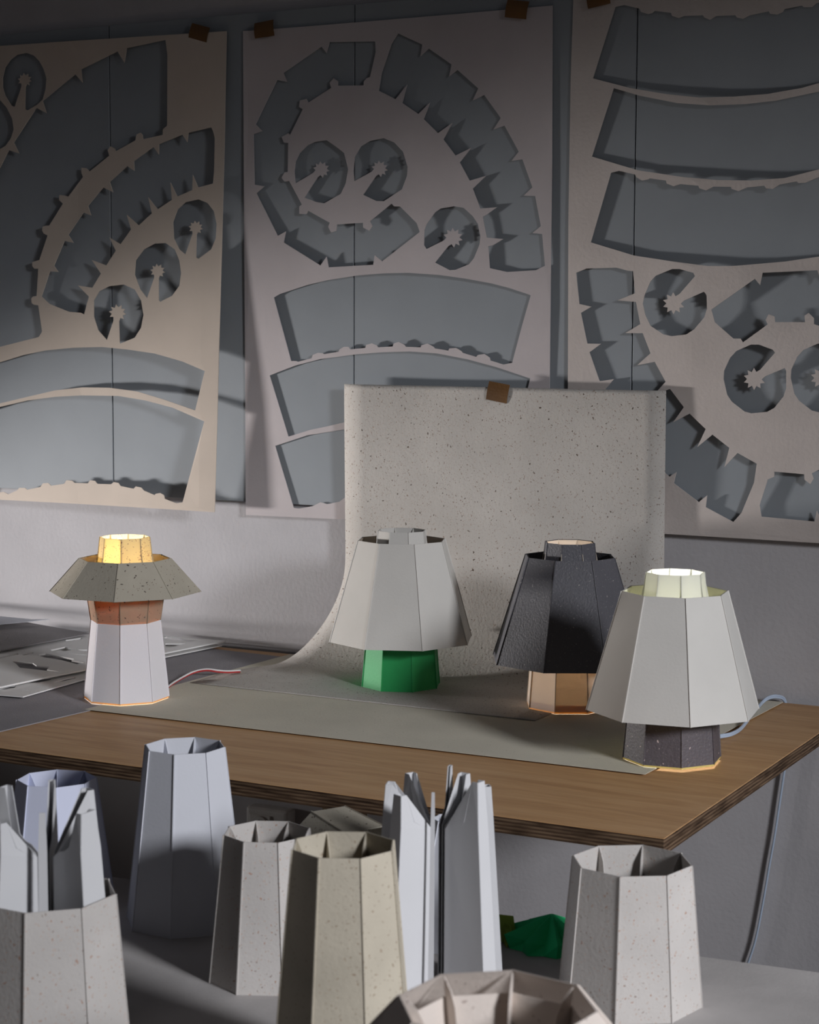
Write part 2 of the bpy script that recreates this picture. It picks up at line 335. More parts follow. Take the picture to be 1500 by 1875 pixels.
C_holes = [
 [(1127,12.5),(1143,9),(1171,15.7),(1174,22),(1186.7,25.7),(1194.5,23.5),(1199,19.5),(1229,23.5),(1230.5,29),(1243,33),(1252.5,29),(1287,27.6),(1290,32),(1300,36.3),(1312,29),(1346.5,27.6),(1349.6,32),(1360.6,34.5),(1373,28),(1407.6,20.4),(1410.7,25),
  (1423,26.6),(1434,22),(1437,16.3),(1468.7,10),(1471.8,13),(1487.5,13),(1495,6),(1530,-4),(1600,-25),(1620,110),(1560,135),(1500,152),(1468.7,161),(1406,172),(1343,177),(1280.7,178.6),(1218,172),(1155,161.4),(1085.8,143.5)],
 [(1124,161.4),(1171,175),(1240,188.6),(1299.5,192.7),(1365,190.5),(1421.7,184),(1500,167.6),(1610,135),(1625,270),(1560,295),(1500,310),(1437,326),(1374.7,330.6),(1312,329.6),(1249,324),(1168,311.8),(1084,286.7)],
 [(1119,316.5),(1133.4,312.7),(1163,319.6),(1164.7,324),(1175.7,330.6),(1186.7,328.4),(1190,326.5),(1219.6,330.6),(1221,336),(1233.7,341),(1246,337),(1279,340),(1280.7,344.7),(1293,348.7),(1307,341.5),(1338.6,342),(1340,346),(1352.7,350),(1368.4,343),
  (1399.7,340),(1403,344.7),(1415.4,346),(1428,337.8),(1459,332),(1462,335),(1475,334.6),(1500,324),(1610,295),(1625,425),(1560,452),(1500,469.8),(1437,479),(1343,487),(1296,487),(1233.7,479),(1161.6,468),(1082,443.8)],
 [(1055,499.5),(1074,491.7),(1128.7,490),(1150.6,495.8),(1159.4,496.4),(1163,537),(1131,550),(1164.7,552.8),(1172.6,593.5),(1145,610),(1177,610),(1191.4,646.8),(1167,668.7),(1199,662.5),(1219,699),(1197,723.7),(1227,712),(1252.5,745.7),(1233,773),(1263,757.4),
  (1292.4,785.6),(1277,818.7),(1304.8,795.8),(1335.7,820),(1326.8,855),(1350.7,829.3),(1385.9,849),(1381,883.7),(1358,939),(1343,955.8),(1292.4,928.5),(1295,907),(1279.8,919.4),(1233.8,884.8),(1238.7,864.5),(1226,873),(1188,840),(1198,820),(1160,795),
  (1168,775),(1138,752),(1106,715.7),(1124,694.4),(1098,698),(1079.5,645),(1100.5,629.6),(1075.4,629),(1063.8,573),(1083,561.6),(1061,556.6)],
 [(1302.6,567),(1382.5,510.5),(1392,522),(1396.6,499.5),(1497,494.8),(1503,515),(1512,500),(1590,545),(1575,610),(1510,600),(1490.6,593.5),(1490.6,582.6),(1481,573),(1473.4,578),(1474.3,589.8),(1419.5,589.8),(1418.5,579.4),(1407.6,575.4),(1402,585.7),
  (1406,594),(1360.6,627),(1356,620),(1343,620),(1309,590)],
 cring([(1272.8,505.8),(1269.7,499.5),(1244.6,492.6),(1230.5,492.6),(1200.8,505),(1191.4,515),(1180.4,540),(1177,556),(1182,578),(1191.4,596.7),(1214.9,612.3),(1230.5,615.5),(1257,612.3),(1271.3,603),(1290,581),(1294.8,565.3),(1294,540.3),(1289.4,534)], 1233.7,555.3,18),
 cring(eC, 1381.6,693.9,18), cring([(x+123, y-2) for x, y in eC], 1504.6,692,18),
 [(1391,925),(1406,878),(1417.9,873),(1417.9,863.5),(1472.7,868.4),(1473.3,878.4),(1484,886.3),(1490,876.3),(1486.6,866.7),(1500,860),(1560,845),(1590,900),(1560,958),(1505,956),(1496,935),(1491.5,955),(1394.4,946)],
]
def hang(name, label, outline, holes, gap, mat):
    """gap(x,z): how far the hanging sheet stands off the wall; outline and holes traced on the photo"""
    def to(p):
        g = .02
        for _ in range(6):
            q = on_y(p[0], p[1], -g); g = gap(q.x, q.z)
        return (q.x, q.z)
    bm = cut_sheet([to(p) for p in outline], [[to(p) for p in h] for h in holes],
                   lambda u, v: Vector((u, -gap(u, v), v)), .0016, (0, -1, 0), .022)
    return tag(obj(name, bm, mat), label, 'paper cutout')
def clamp(x, a=0., b=1.): return max(a, min(b, x))
def gapA(x, z):
    top = clamp((2.03-z)/1.0); right = clamp((x+2.85)/.62)
    return .0155 + top**1.15*(.006+.034*right**1.2) + .0045*abs(math.sin(x*6.5+.9))*(1-top*.5) + .003*abs(math.sin(z*5.5+x*4))
def gapB(x, z):
    t = clamp((2.03-z)/1.0)
    return .0145 + .007*math.sin(math.pi*clamp((x+2.15)/.7))*math.sin(math.pi*t**.8) + .0012*math.sin(z*9)
def gapC(x, z):
    t = clamp((2.05-z)/1.0)
    return .0155 + .011*math.sin(math.pi*clamp(t*1.02))*clamp((x+1.41)/.25) + .004*t*clamp((x+1.41)/.3) + .0012*math.sin(x*17+z*5)
hang('stencil_sheet', 'warm beige card sheet full of cut-out holes, leftmost on the wall', A_out, A_holes, gapA, MAT['sheetA'])
hang('stencil_sheet', 'pinkish grey card sheet with a cut-out segmented ring, middle of the wall', B_out, B_holes, gapB, MAT['sheetB'])
hang('stencil_sheet', 'rough grey-beige card sheet with three broad curved strips cut out, at right', C_out, C_holes, gapC, MAT['sheetC'])

def tape(quad, y, label, tilt=.0):
    P = [on_y(px, py, y) for px, py in quad]; bm = bmesh.new()
    # a short strip, slightly domed over the paper edge
    n = 6; rows = []
    for i in range(n+1):
        a = i/n; L = P[0].lerp(P[3], a); R_ = P[1].lerp(P[2], a); row = []
        for k in range(n+1):
            q = L.lerp(R_, k/n); q.y -= tilt*math.sin(math.pi*a)
            row.append((bm.verts.new(q), bm.verts.new(q+Vector((0, .0004, 0)))))
        rows.append(row)
    for i in range(n):
        for k in range(n):
            bm.faces.new((rows[i][k][0], rows[i+1][k][0], rows[i+1][k+1][0], rows[i][k+1][0]))
            bm.faces.new((rows[i][k][1], rows[i][k+1][1], rows[i+1][k+1][1], rows[i+1][k][1]))
    bmesh.ops.recalc_face_normals(bm, faces=bm.faces)
    return tag(obj('tape_strip', bm, MAT['tape']), label, 'tape')
tape([(352,42),(385,51),(378,80),(345,72)], -.0215, 'tilted brown tape piece at the top right corner of the beige sheet', .003)
tape([(466,42.7),(501,35.7),(502.7,65.3),(467,70.5)], -.022, 'brown tape piece at the top left corner of the middle sheet', .003)
tape([(930,-1),(969.5,2.8),(963.7,35.5),(924.5,31.5)], -.022, 'brown tape piece at the top right corner of the middle sheet', .003)
tape([(1074,-12),(1119,-14),(1118,6.3),(1077,16.3)], -.024, 'brown tape piece on the right-hand sheet, cut by the top of the photo', .003)
tape([(896,697.7),(934,705),(928,739),(890,731)], -.041, 'lighter brown tape piece holding the speckled backdrop at its top edge', .002)

# ---------------------------------------------------------------- work table
TZ = .75
t = thing('work_table', 'plywood work table with orange-brown top and rough layered edge, carrying the four lamps', 'table', (-2.1, -.5, 0))
def tabletop(x0, y0, x1, y1, z0, z1):
    bm = bmesh.new(); add_box(bm, (x0, y0, z0), (x1, y1, z1))
    bmesh.ops.bevel(bm, geom=list(bm.edges), offset=.0008, segments=1, affect='EDGES')
    bm.normal_update()
    for f in bm.faces: f.material_index = 1 if abs(f.normal.z) < .5 else 0
    return bm
obj('tabletop', tabletop(-4.75+2.1, -1.0+.5, -.842+2.1, -.022+.5, TZ-.024, TZ), [MAT['wood'], MAT['ply']], t)
LX = on_y(332, 1450, -.86).x
for (lx, ly) in ((LX, -.86), (LX, -.3), (-4.5, -.86), (-4.5, -.3)):
    obj('leg', bevelled_box((lx+2.1-.022, ly+.5-.022, 0), (lx+2.1+.022, ly+.5+.022, TZ-.024), .003), MAT['pine'], t)
for ly in (-.86, -.3):
    obj('rail', bevelled_box((-4.478+2.1, ly+.5-.012, TZ-.035), (LX-.022+2.1, ly+.5+.012, TZ-.024), .002), MAT['pine'], t)

# grey board lying along the left of the table
gb = [on_z(px, py, TZ) for px, py in ((-420,1440),(0,1340),(160,1303.5))]
P = [(-3.4, -.99)] + [(-2.62, -.985), (-2.031, -.688)] + [(-1.985, -.07), (-2.60, -.035), (-3.4, -.045)]
P[1] = (gb[0].x, gb[0].y); P[2] = (gb[2].x, gb[2].y); P[0] = (-3.4, P[1][1])
tag(obj('cardboard_sheet', cut_sheet(P, [], lambda u, v: Vector((u, v, TZ+.0022)), .0018, (0, 0, 1), 0), MAT['greyboard']),
    'large dark grey cardboard sheet lying flat on the table under the mushroom lamp', 'cardboard')
# beige sheet along the front
P = [(-2.033,-.699), (-.990,-.680), (-.968,-.020-.012), (-2.012,-.040)]
tag(obj('paper_sheet', cut_sheet(P, [], lambda u, v: Vector((u, v, TZ+.0032)), .0007, (0, 0, 1), 0), MAT['lowpaper']),
    'large beige paper sheet flat on the table in front, reaching to the table front right', 'paper')
# swept backdrop
def sweep(s):           # arc length from the front edge -> (y, z)
    a, b, y0, yf, z0 = .138, .22, -.170, -.406, TZ+.0045
    L0 = y0-yf
    if s <= L0: return yf+s, z0
    s -= L0; N = 60; py, pz, acc = y0, z0, 0
    for i in range(1, N+1):
        th = math.pi/2*i/N; y = y0+a*math.sin(th); z = z0+b*(1-math.cos(th)); d = math.hypot(y-py, z-pz)
        if acc+d >= s:
            k = (s-acc)/d; return py+(y-py)*k, pz+(z-pz)*k
        acc += d; py, pz = y, z
    k = s-acc; return y0+a - .006*min(1, k/.3), z0+b+k
def sm(t): t = clamp(t); return t*t*(3-2*t)
def bd(u, s):
    y, z = sweep(s); c = .004*math.sin(u*9)*clamp((z-.8)/.2)
    return Vector((-2.010 + u + .126*sm((s-.10)/.40) - .045*u*sm((s-.10)/.40), y+c-.001, z))
SL = 0
while sweep(SL)[1] < 1.310: SL += .004
bm = bmesh.new(); nu, ns = 16, 90; G = []
for i in range(nu+1):
    G.append([(bm.verts.new(bd(.715*i/nu, SL*j/ns)), bm.verts.new(bd(.715*i/nu, SL*j/ns)+Vector((0, .0008, -.0006)))) for j in range(ns+1)])
for i in range(nu):
    for j in range(ns):
        bm.faces.new((G[i][j][0], G[i+1][j][0], G[i+1][j+1][0], G[i][j+1][0])); bm.faces.new((G[i][j][1], G[i][j+1][1], G[i+1][j+1][1], G[i+1][j][1]))
for i in (0, nu):
    for j in range(ns): bm.faces.new((G[i][j][0], G[i][j+1][0], G[i][j+1][1], G[i][j][1]))
for j in (0, ns):
    for i in range(nu): bm.faces.new((G[i][j][0], G[i+1][j][0], G[i+1][j][1], G[i][j][1]))
bmesh.ops.recalc_face_normals(bm, faces=bm.faces)
tag(obj('paper_backdrop', bm, MAT['backdrop'], smooth=True), 'speckled grey paper taped to the wall and sweeping down onto the table', 'paper backdrop')

# stack of cut card sheets at left on the table
def flat_px(name, label, cat, outline, holes, z, thick, mat, lift=None):
    to = lambda p: tuple(on_z(p[0], p[1], z)[:2])
    f = (lambda u, v: Vector((u, v, z + (lift(u, v) if lift else 0))))
    return tag(obj(name, cut_sheet([to(p) for p in outline], [[to(p) for p in h] for h in holes], f, thick, (0, 0, 1), .03 if lift else 0), mat), label, cat)
flat_px('cutout_card', 'lowest white cut-out card sheet of the pile, its corner pointing at the viewer', 'card',
        [(-260,1268),(0,1272),(42,1275.5),(157,1243),(301,1203),(407,1181.5),(385,1178),(240,1166),(0,1205)],
        [[(0,1261),(18,1256),(30,1255),(27,1259),(10,1262),(-12,1263)],[(48,1250),(66,1243),(97,1241),(92,1245),(72,1249.5)],[(38,1262),(54,1263.5),(49,1265)],
         [(-150,1222),(30,1206),(150,1193),(150,1220),(88,1232.5),(0,1250),(-150,1262)],[(97,1250),(120,1243),(136,1240),(140,1241.5),(118,1247)],[(250,1204),(300,1193),(350,1184),(352,1186),(300,1197),(255,1207)]], TZ+.0075, .002, MAT['whitecard'])  # wide inner hole added so the openings above look dark, as if shaded
flat_px('cutout_card', 'pale grey cut-out card sheet higher in the pile, with long dark openings', 'card',
        [(-260,1250),(0,1257.5),(40,1249),(90,1238.5),(157,1225.5),(301,1195.5),(413,1173),(300,1164),(240,1159.5),(160,1158),(0,1188),(-260,1230)],
        [[(22,1210.5),(60,1214),(67,1219),(91,1220.5),(86,1226),(107,1229.5),(84,1228),(36,1222.5),(30,1216)],
         [(81,1203.5),(68,1199.5),(83,1196.5),(108,1201),(136,1207),(131,1209.5),(153,1213.5),(141,1216),(112,1208.5)],[(40,1198.5),(60,1194),(62,1195.5),(44,1200)],[(92,1190),(120,1184),(124,1186.5),(140,1188),(112,1193.5),(98,1193)],[(120,1172),(150,1167.5),(150,1170),(122,1175)],
         [(126,1196.5),(162,1199),(170,1200.5),(150,1199.5)],[(143,1189.5),(165,1189),(168,1192),(150,1191.5)],[(0,1203.5),(32,1196),(35,1198),(0,1206),(-60,1215),(-60,1212)],
         [(316,1172),(340,1175),(372,1172.5),(330,1167.5),(305,1165.5),(300,1168)],[(303,1178),(340,1178),(310,1186),(303,1187)]], TZ+.0165, .003, MAT['whitecard'])
flat_px('cardboard_offcut', 'small dark grey cardboard piece on top of the pile at left', 'cardboard',
        [(-200,1180),(0,1190.5),(60,1179),(120,1168),(165,1159.5),(110,1150),(37,1137),(0,1144),(-200,1170)], [], TZ+.024, .0025, MAT['darkboard'])
flat_px('paper_sheet', 'white paper sheet with a curling edge at the back of the pile, far left', 'paper',
        [(-200,1150),(0,1143),(55,1139),(91,1135.5),(60,1134.5),(0,1129),(-200,1105)], [], TZ+.036, .001, MAT['whitepaper'],
        lambda u, v: .012*math.sin((u+3.2)*6)**2)
bm = bmesh.new(); tube_bm(spline([(-2.83,-.085,TZ+.010),(-2.75,-.09,TZ+.012),(-2.67,-.082,TZ+.010)]), .006, 8, bm)
tag(obj('paper_roll', bm, MAT['whitepaper'], smooth=True), 'thin rolled white paper scrap beside the pile at the wall, far left', 'paper')

# ---------------------------------------------------------------- faceted paper lamps
def frustum(r0, z0, r1, z1, a0, n=8, th=.0011, ridge=.0012, bm=None, skip=(), gapw=0):
    """folded paper shell: n flat facets, glued folds standing proud at the corners"""
    bm = bm or bmesh.new()
    def ring(r, z): return [Vector((r*math.cos(math.radians(a0)+2*math.pi*k/n), r*math.sin(math.radians(a0)+2*math.pi*k/n), z)) for k in range(n)]
    o0, o1, i0, i1 = ring(r0, z0), ring(r1, z1), ring(r0-th, z0), ring(r1-th, z1)
    for k in range(n):
        if k in skip: continue
        j = (k+1) % n
        q = [bm.verts.new(p) for p in (o0[k], o0[j], o1[j], o1[k], i0[k], i0[j], i1[j], i1[k])]
        for f in ((0,1,2,3),(5,4,7,6),(1,0,4,5),(3,2,6,7)): bm.faces.new([q[i] for i in f])
    for k in range(n):
        if not ridge: break
        d = Vector((o0[k].x, o0[k].y, 0)).normalized(); s = Vector((-d.y, d.x, 0))*.0007
        a, b = o0[k], o1[k]
        q = [bm.verts.new(p) for p in (a-s-d*.0012, a+s-d*.0012, a+s+d*ridge, a-s+d*ridge, b-s-d*.0012, b+s-d*.0012, b+s+d*ridge, b-s+d*ridge)]
        for f in ((3,2,1,0),(4,5,6,7),(0,1,5,4),(1,2,6,5),(2,3,7,6),(3,0,4,7)): bm.faces.new([q[i] for i in f])
    return bm
def add_ribs(parent, r0, z0, r1, z1, a0, mat, depth=.02, name='fold_rib', n=8):
    """glued fins on the inside of each corner, starting at nothing at the top rim"""
    for k in range(n):
        a = math.radians(a0)+2*math.pi*k/n; d = Vector((math.cos(a), math.sin(a), 0)); s = Vector((-d.y, d.x, 0))*.0006
        bm = bmesh.new(); H = z1-z0; pr = []
        for f_, w_ in ((0, depth), (.55, depth), (.78, depth*.92), (.90, depth*.62), (.97, depth*.2), (.995, .0006)):
            z = z0+H*f_; r = r0+(r1-r0)*f_-.0012; pr.append((z, r, w_))
        L = []
        for z, r, w_ in pr:
            L.append([bm.verts.new(d*rr+sg*s+Vector((0, 0, z))) for rr, sg in ((r, -1), (r, 1), (r-w_, 1), (r-w_, -1))])
        for p, q in zip(L, L[1:]):
            for i in range(4): bm.faces.new((p[i], p[(i+1) % 4], q[(i+1) % 4], q[i]))
        bm.faces.new(L[0][::-1]); bm.faces.new(L[-1]); bmesh.ops.recalc_face_normals(bm, faces=bm.faces)
        obj(name, bm, mat, parent)
def bulb(parent, z, energy, color, r=.018):
    d = bpy.data.lights.new('bulb_light', 'POINT'); d.energy = energy; d.color = color; d.shadow_soft_size = r
    o = bpy.data.objects.new('bulb_light', d); C.objects.link(o); o.parent = parent; o.location = (0, 0, z); return o
def lamp(label, x, y, a0, base, shade, collar, mats, lit=None, flare=None, liner=None):
    L = thing('paper_lamp', label, 'lamp', (x, y, TZ+.0042))
    (b0, b1, bh) = base; (s0, sz0, s1, sz1) = shade; (c0, cz0, c1, cz1) = collar
    lift = .0028 if liner else .0
    obj('base', frustum(b0, lift, b1, bh, a0), mats['base'], L)
    if liner: obj('glow_rim', frustum(b0-.0002, 0, b0-.0012, .014, a0, ridge=0), liner, L)  # added coloured ring standing in for light leaking under the base
    obj('inner_column', frustum(c0, cz0, c1, cz1, a0, ridge=.0008), mats['collar'], L)
    if mats.get('ribs'): add_ribs(L, c0, cz1-.09, c1, cz1, a0, mats['ribs'], .009)
    if flare:
        f0, fz0, f1, fz1 = flare; obj('flared_neck', frustum(f0, fz0, f1, fz1, a0), mats['flare'], L)
    sh = obj('lamp_shade', frustum(s0, sz0, s1, sz1, a0), mats['shade'], L)
    if mats.get('liner'): obj('shade_lining', frustum(s0-.0022, sz0+.001, s1-.0022, sz1-.0006, a0, ridge=0, th=.0005), mats['liner'], sh)
    # brackets that carry the shade from the column
    for k in range(4):
        a = math.radians(a0+90*k); zc = sz1-.02; rc = s1-.003
        obj('bracket', tube_bm([(math.cos(a)*(c1-.001), math.sin(a)*(c1-.001), zc), (math.cos(a)*rc, math.sin(a)*rc, zc)], .0012, 6), MAT['whitepaper'], L)
    if lit: bulb(L, *lit)
    return L
l1 = lamp('mushroom-shaped paper lamp at left, wide speckled shade, glowing amber collar, white base', -2.03, -.5812, 208.3,
     (.0774, .0628, .1427), (.137, .1947, .0827, .2558), (.0615, .146, .0450, .2946),
     dict(base=MAT['white_glow'], shade=MAT['spk_olive'], collar=MAT['spk_amber'], flare=MAT['spk_olive_glow'], liner=MAT['tan'], ribs=MAT['spk_amber']),
     lit=(.205, 2.4, (1, .93, .78)), flare=(.0628, .1427, .0735, .215), liner=MAT['orangeleak'])
l2 = lamp('unlit paper lamp with tall white shade on a bright green base', -1.6493, -.2315, 224.2,
     (.076, .066, .12), (.1394, .0879, .0852, .2771), (.064, .11, .0465, .2946),
     dict(base=MAT['green'], shade=MAT['cream'], collar=MAT['cream'], liner=MAT['tan'], ribs=MAT['cream']))
l3 = lamp('paper lamp with tall charcoal shade on a softly glowing sand base', -1.2953, -.2603, 185.7+45,
     (.0771, .068, .12), (.1423, .0831, .0824, .2705), (.066, .11, .0454, .2954),
     dict(base=MAT['sand_glow'], shade=MAT['charcoal'], collar=MAT['charcoal'], liner=MAT['charcoal'], ribs=MAT['sand_glow']),
     lit=(.16, .9, (1, .93, .84)), liner=MAT['orangeleak'])
obj('column_lining', frustum(.0635, .112, .0432, .2945, 185.7, ridge=0, th=.0005), MAT['sand_glow'], l3)
l4 = lamp('nearest paper lamp with tall cream shade, pale lemon glowing collar and charcoal base', -.989, -.5642, 211.1,
     (.0775, .068, .12), (.1366, .0785, .0838, .2663), (.066, .11, .0460, .2956),
     dict(base=MAT['charcoal2'], shade=MAT['cream'], collar=MAT['lemon_glow'], liner=MAT['creaminner'], ribs=MAT['lemon_glow']),
     lit=(.20, 1.8, (1, .985, .92)), liner=MAT['yellowleak'])

def cord(name, label, pts, r, mats):
    """twin flex: two cores side by side"""
    S = spline(pts, 8); c = thing(name, label, 'cable', S[0]); o0 = Vector(S[0])
    for sgn, m in zip((-1, 1), mats):
        obj('cable_core', tube_bm([p-o0+Vector((0, sgn*r*.55, sgn*r*.75)) for p in S], r, 8), m, c, True)
    return c
g = lambda px, py, z: tuple(on_z(px, py, z))
cord('power_cable', 'white cable with a red stripe running from the mushroom lamp across the dark grey board',
     [g(303,1262,TZ+.008), g(316,1252,TZ+.007), g(336,1240,TZ+.009), g(355,1231,TZ+.014), g(378,1226.5,TZ+.018), g(400,1229,TZ+.015), g(418,1230,TZ+.010), g(440,1229,TZ+.0078)], .0017, (MAT['cordred'], MAT['cordwhite']))
yb = -.010
cord('power_cable', 'pale blue-grey cable looping behind the nearest lamp and hanging down behind the table',
     [g(1296,1352,TZ+.008), g(1318,1348.5,TZ+.006), g(1340,1344,TZ+.006), g(1358,1333,TZ+.006), g(1376,1310,TZ+.012), tuple(on_y(1390,1293,-.11)), tuple(on_y(1405,1279,-.07)), tuple(on_y(1423,1275.5,-.04)), tuple(on_y(1438,1285,-.012)),
      tuple(on_y(1442,1330,yb)), tuple(on_y(1440,1385,yb)), tuple(on_y(1428,1470,yb)), tuple(on_y(1419,1530,yb)), tuple(on_y(1410,1580,yb)), tuple(on_y(1398,1650,yb)), tuple(on_y(1384,1720,yb)), tuple(on_y(1368,1770,yb)), tuple(on_y(1350,1830,yb))], .0021, (MAT['cordblue'], MAT['cordblue']))
cord('power_cable', 'short piece of blue-grey cable hanging behind the speckled cylinder, below the table corner',
     [tuple(on_y(1190,1500,yb)), tuple(on_y(1186,1520,yb)), tuple(on_y(1182,1545,yb)), tuple(on_y(1176,1600,yb)), tuple(on_y(1172,1680,yb))], .0018, (MAT['cordblue'], MAT['cordblue']))

# ---------------------------------------------------------------- under the table: socket, boards
s0, s1 = on_y(466, 1469, -.004), on_y(541, 1540, -.004)
so = thing('wall_socket', 'white double wall socket under the work table', 'socket', ((s0.x+s1.x)/2, 0, s0.z-.042))
obj('housing', bevelled_box((-.052, -.038, -.042), (.052, 0, .042), .009, 3), MAT['plastic'], so)
obj('face_plate', bevelled_box((-.040, -.041, -.034), (.012, -.037, .028), .002), MAT['plastic'], so)
bm = bmesh.new()
bmesh.ops.create_cone(bm, cap_ends=True, segments=32, radius1=.0195, radius2=.0185, depth=.003, matrix=Matrix.Translation((-.014, -.0425, .007)) @ Matrix.Rotation(math.pi/2, 4, 'X'))
obj('socket_well', bm, MAT['plastic'], so)
for dx, dz in ((-.0095, 0), (.0095, 0), (0, .0085)):
    bm = bmesh.new(); bmesh.ops.create_cone(bm, cap_ends=True, segments=16, radius1=.0025, radius2=.0025, depth=.003, matrix=Matrix.Translation((-.014+dx, -.0435, .007+dz)) @ Matrix.Rotation(math.pi/2, 4, 'X'))
    obj('pin_hole', bm, MAT['plasticdark'], so)
def board(name, label, px0, px1, pytop, y, zb, mat, cat='board', th=.015):
    a, b = on_y(px0, pytop, y), on_y(px1, pytop, y)
    return tag(obj(name, bevelled_box((a.x, y, zb), (b.x, y+th, a.z), .001, 1), mat), label, cat)
board('timber_batten', 'thin light timber batten standing directly left of the pale board under the table', 590, 602, 1452, -.12, 0, MAT['pine'], 'timber', .02)
board('leaning_board', 'pale flat board standing under the table behind the tipped speckled shade', 606, 664, 1452, -.24, 0, MAT['cream'])

# ---------------------------------------------------------------- foreground table
FZ = .62
fy = lambda x: -1.065+(x+.769)*.0876
ft = thing('display_table', 'grey-topped lower table in the foreground crowded with paper cylinders', 'table', (-1, -1.8, 0))
bm = cut_sheet([(-2.35, -2.75), (.45, -2.75), (.45, fy(.45)), (-2.35, fy(-2.35))], [], lambda u, v: Vector((u+1, v+1.8, FZ)), .022, (0, 0, 1), 0)
obj('tabletop', bm, MAT['fgboard'], ft)
for (lx, ly) in ((-2.25, -2.65), (.35, -2.65), (.35, -1.15), (-2.25, -1.32)):
    obj('leg', bevelled_box((lx+1-.02, ly+1.8-.02, 0), (lx+1+.02, ly+1.8+.02, FZ-.022), .002), MAT['pine'], ft)

def column(label, x, y, a0, r0, r1, h, mat, ribmat=None, depth=.022, name='paper_cylinder', inner=None):
    c = thing(name, label, name.replace('_', ' '), (x, y, FZ))
    obj('shell', frustum(r0, 0, r1, h, a0), mat, c)
    add_ribs(c, r0, .0, r1, h, a0, ribmat or mat, depth)
    return c
column('tall bluish-white faceted paper cylinder standing alone, left of the centre of the foreground', -1.4353, -1.2567, 200.1, .083, .0549, .242, MAT['whitepaper'])
column('lavender-white faceted paper cylinder at far left behind the fork-topped one', -1.6538, -1.2574, 217.7, .078, .055, .1714, MAT['whiteblue'])
column('short pale cylinder with reddish flecks, behind and left of the olive speckled one', -1.2176, -1.3959, 226.7, .0732, .0546, .1849, MAT['spk_white'])
column('olive-beige speckled paper cylinder at the centre of the foreground', -.9534, -1.6671, 228.4, .080, .0556, .27, MAT['spk_beige'])
column('wide pale speckled paper cylinder at right in the foreground', -.7902, -1.2554, 190.4, .0875, .0721, .172, MAT['spk_white'], depth=.018)

# mushroom body without a collar, cut by the bottom of the photo
b = thing('open_mushroom_lamp', 'pinkish open-topped paper lamp without collar, cut by the bottom of the photo', 'lamp', (-.6348, -1.969, FZ))
obj('base', frustum(.078, 0, .064, .145, 195.3), MAT['spk_pink'], b)
obj('flared_neck', frustum(.064, .145, .078, .235, 195.3), MAT['spk_pink'], b)
obj('flared_shade', frustum(.137, .192, .083, .2532, 195.3), MAT['spk_pink'], b)
add_ribs(b, .066, .15, .080, .2525, 195.3, MAT['spk_pink'], .016)

# fork-topped folded cores
def fork_core(parent, R0, R1, h, units, mat, sh=.83, z0=0., name='folded_fin'):
    # units: (azimuth, half width, top factor, radius factor)
    for i, (az, wid, tp, rf) in enumerate(units):
        r0, r1, rin = R0*rf, R1*rf, min(.012, R0*rf*.3)
        a = math.radians(az); d = Vector((math.cos(a), math.sin(a), 0)); s = Vector((-d.y, d.x, 0)); hh = h*tp
        th = .0011
        def P(r, u, z): return d*r + s*u + Vector((0, 0, z))
        rr = lambda z: r0+(r1-r0)*z/h
        # outer strip, narrowing to a blunt prong above the shoulder
        prof = [(z0, wid), (h*sh*.5, wid*.86), (h*sh, wid*.72), (hh, wid*.5)]
        bm = bmesh.new(); R = []
        for z, w_ in prof:
            R.append([bm.verts.new(P(rr(z)-k, u, z)) for k, u in ((0, -w_), (0, w_), (th, w_), (th, -w_))])
        for p, q in zip(R, R[1:]):
            for i2 in range(4): bm.faces.new((p[i2], p[(i2+1) % 4], q[(i2+1) % 4], q[i2]))
        bm.faces.new(R[0][::-1]); bm.faces.new(R[-1]); bmesh.ops.recalc_face_normals(bm, faces=bm.faces)
        obj('outer_strip', bm, mat, parent)
        # two fins folding inwards from the strip's edges towards the middle
        for sg in ((-1, 1) if rf > .6 else ()):
            bm = bmesh.new()
            def fin(z, w_, rend):        # outer point and inner point at height z
                o_ = P(rr(z)-.0004, sg*w_, z); q_ = P(rend, sg*.002, z); return o_, q_
            pts = []
            for z, w_ in prof: pts.append(P(rr(z)-.0004, sg*w_, z))
            def along(z, w_, f_):
                o_, q_ = fin(z, w_, rin); return o_.lerp(q_, f_)
            inner = [along(hh, wid*.5, .16), along(h*(sh+.01), wid*.72, .42), along(h*(sh-.012), wid*.73, .62), along(h*(sh-.02), wid*.74, .80), along(h*(sh-.045), wid*.75, 1.), along(z0, wid, 1.)]
            loop = pts+inner
            nrm = (loop[3]-loop[0]).cross(loop[-1]-loop[0]).normalized()*.0005
            A_ = [bm.verts.new(p+nrm) for p in loop]; B_ = [bm.verts.new(p-nrm) for p in loop]
            bm.faces.new(A_); bm.faces.new(B_[::-1])
            for k in range(len(loop)): bm.faces.new((A_[k], B_[k], B_[(k+1) % len(loop)], A_[(k+1) % len(loop)]))
            bmesh.ops.triangulate(bm, faces=[f for f in bm.faces if len(f.verts) > 4]); bmesh.ops.recalc_face_normals(bm, faces=bm.faces)
            obj(name, bm, mat, parent)
camaz = lambda x, y: math.degrees(math.atan2(CAM.y-y, CAM.x-x))
cx, cy = -1.002, -1.352; ca = camaz(cx, cy)
f = thing('folded_paper_core', 'tall white folded paper core with fork-like prongs, centre right of the foreground', 'paper core', (cx, cy, FZ))
fork_core(f, .080, .063, .265, [(ca+54, .0135, 1.03, 1), (ca-50, .0135, .97, 1), (ca+100, .012, .97, 1), (ca-98, .018, .98, 1), (ca+148, .012, .99, 1), (ca-145, .012, .99, 1), (ca+166, .003, 1.02, 1), (ca-14, .0035, .97, .42)], MAT['corecard'])
cx, cy = -1.283, -1.743; ca = camaz(cx, cy)
f = thing('folded_paper_core', 'white folded paper core with prongs set in a speckled sleeve, front left corner', 'paper core', (cx, cy, FZ))
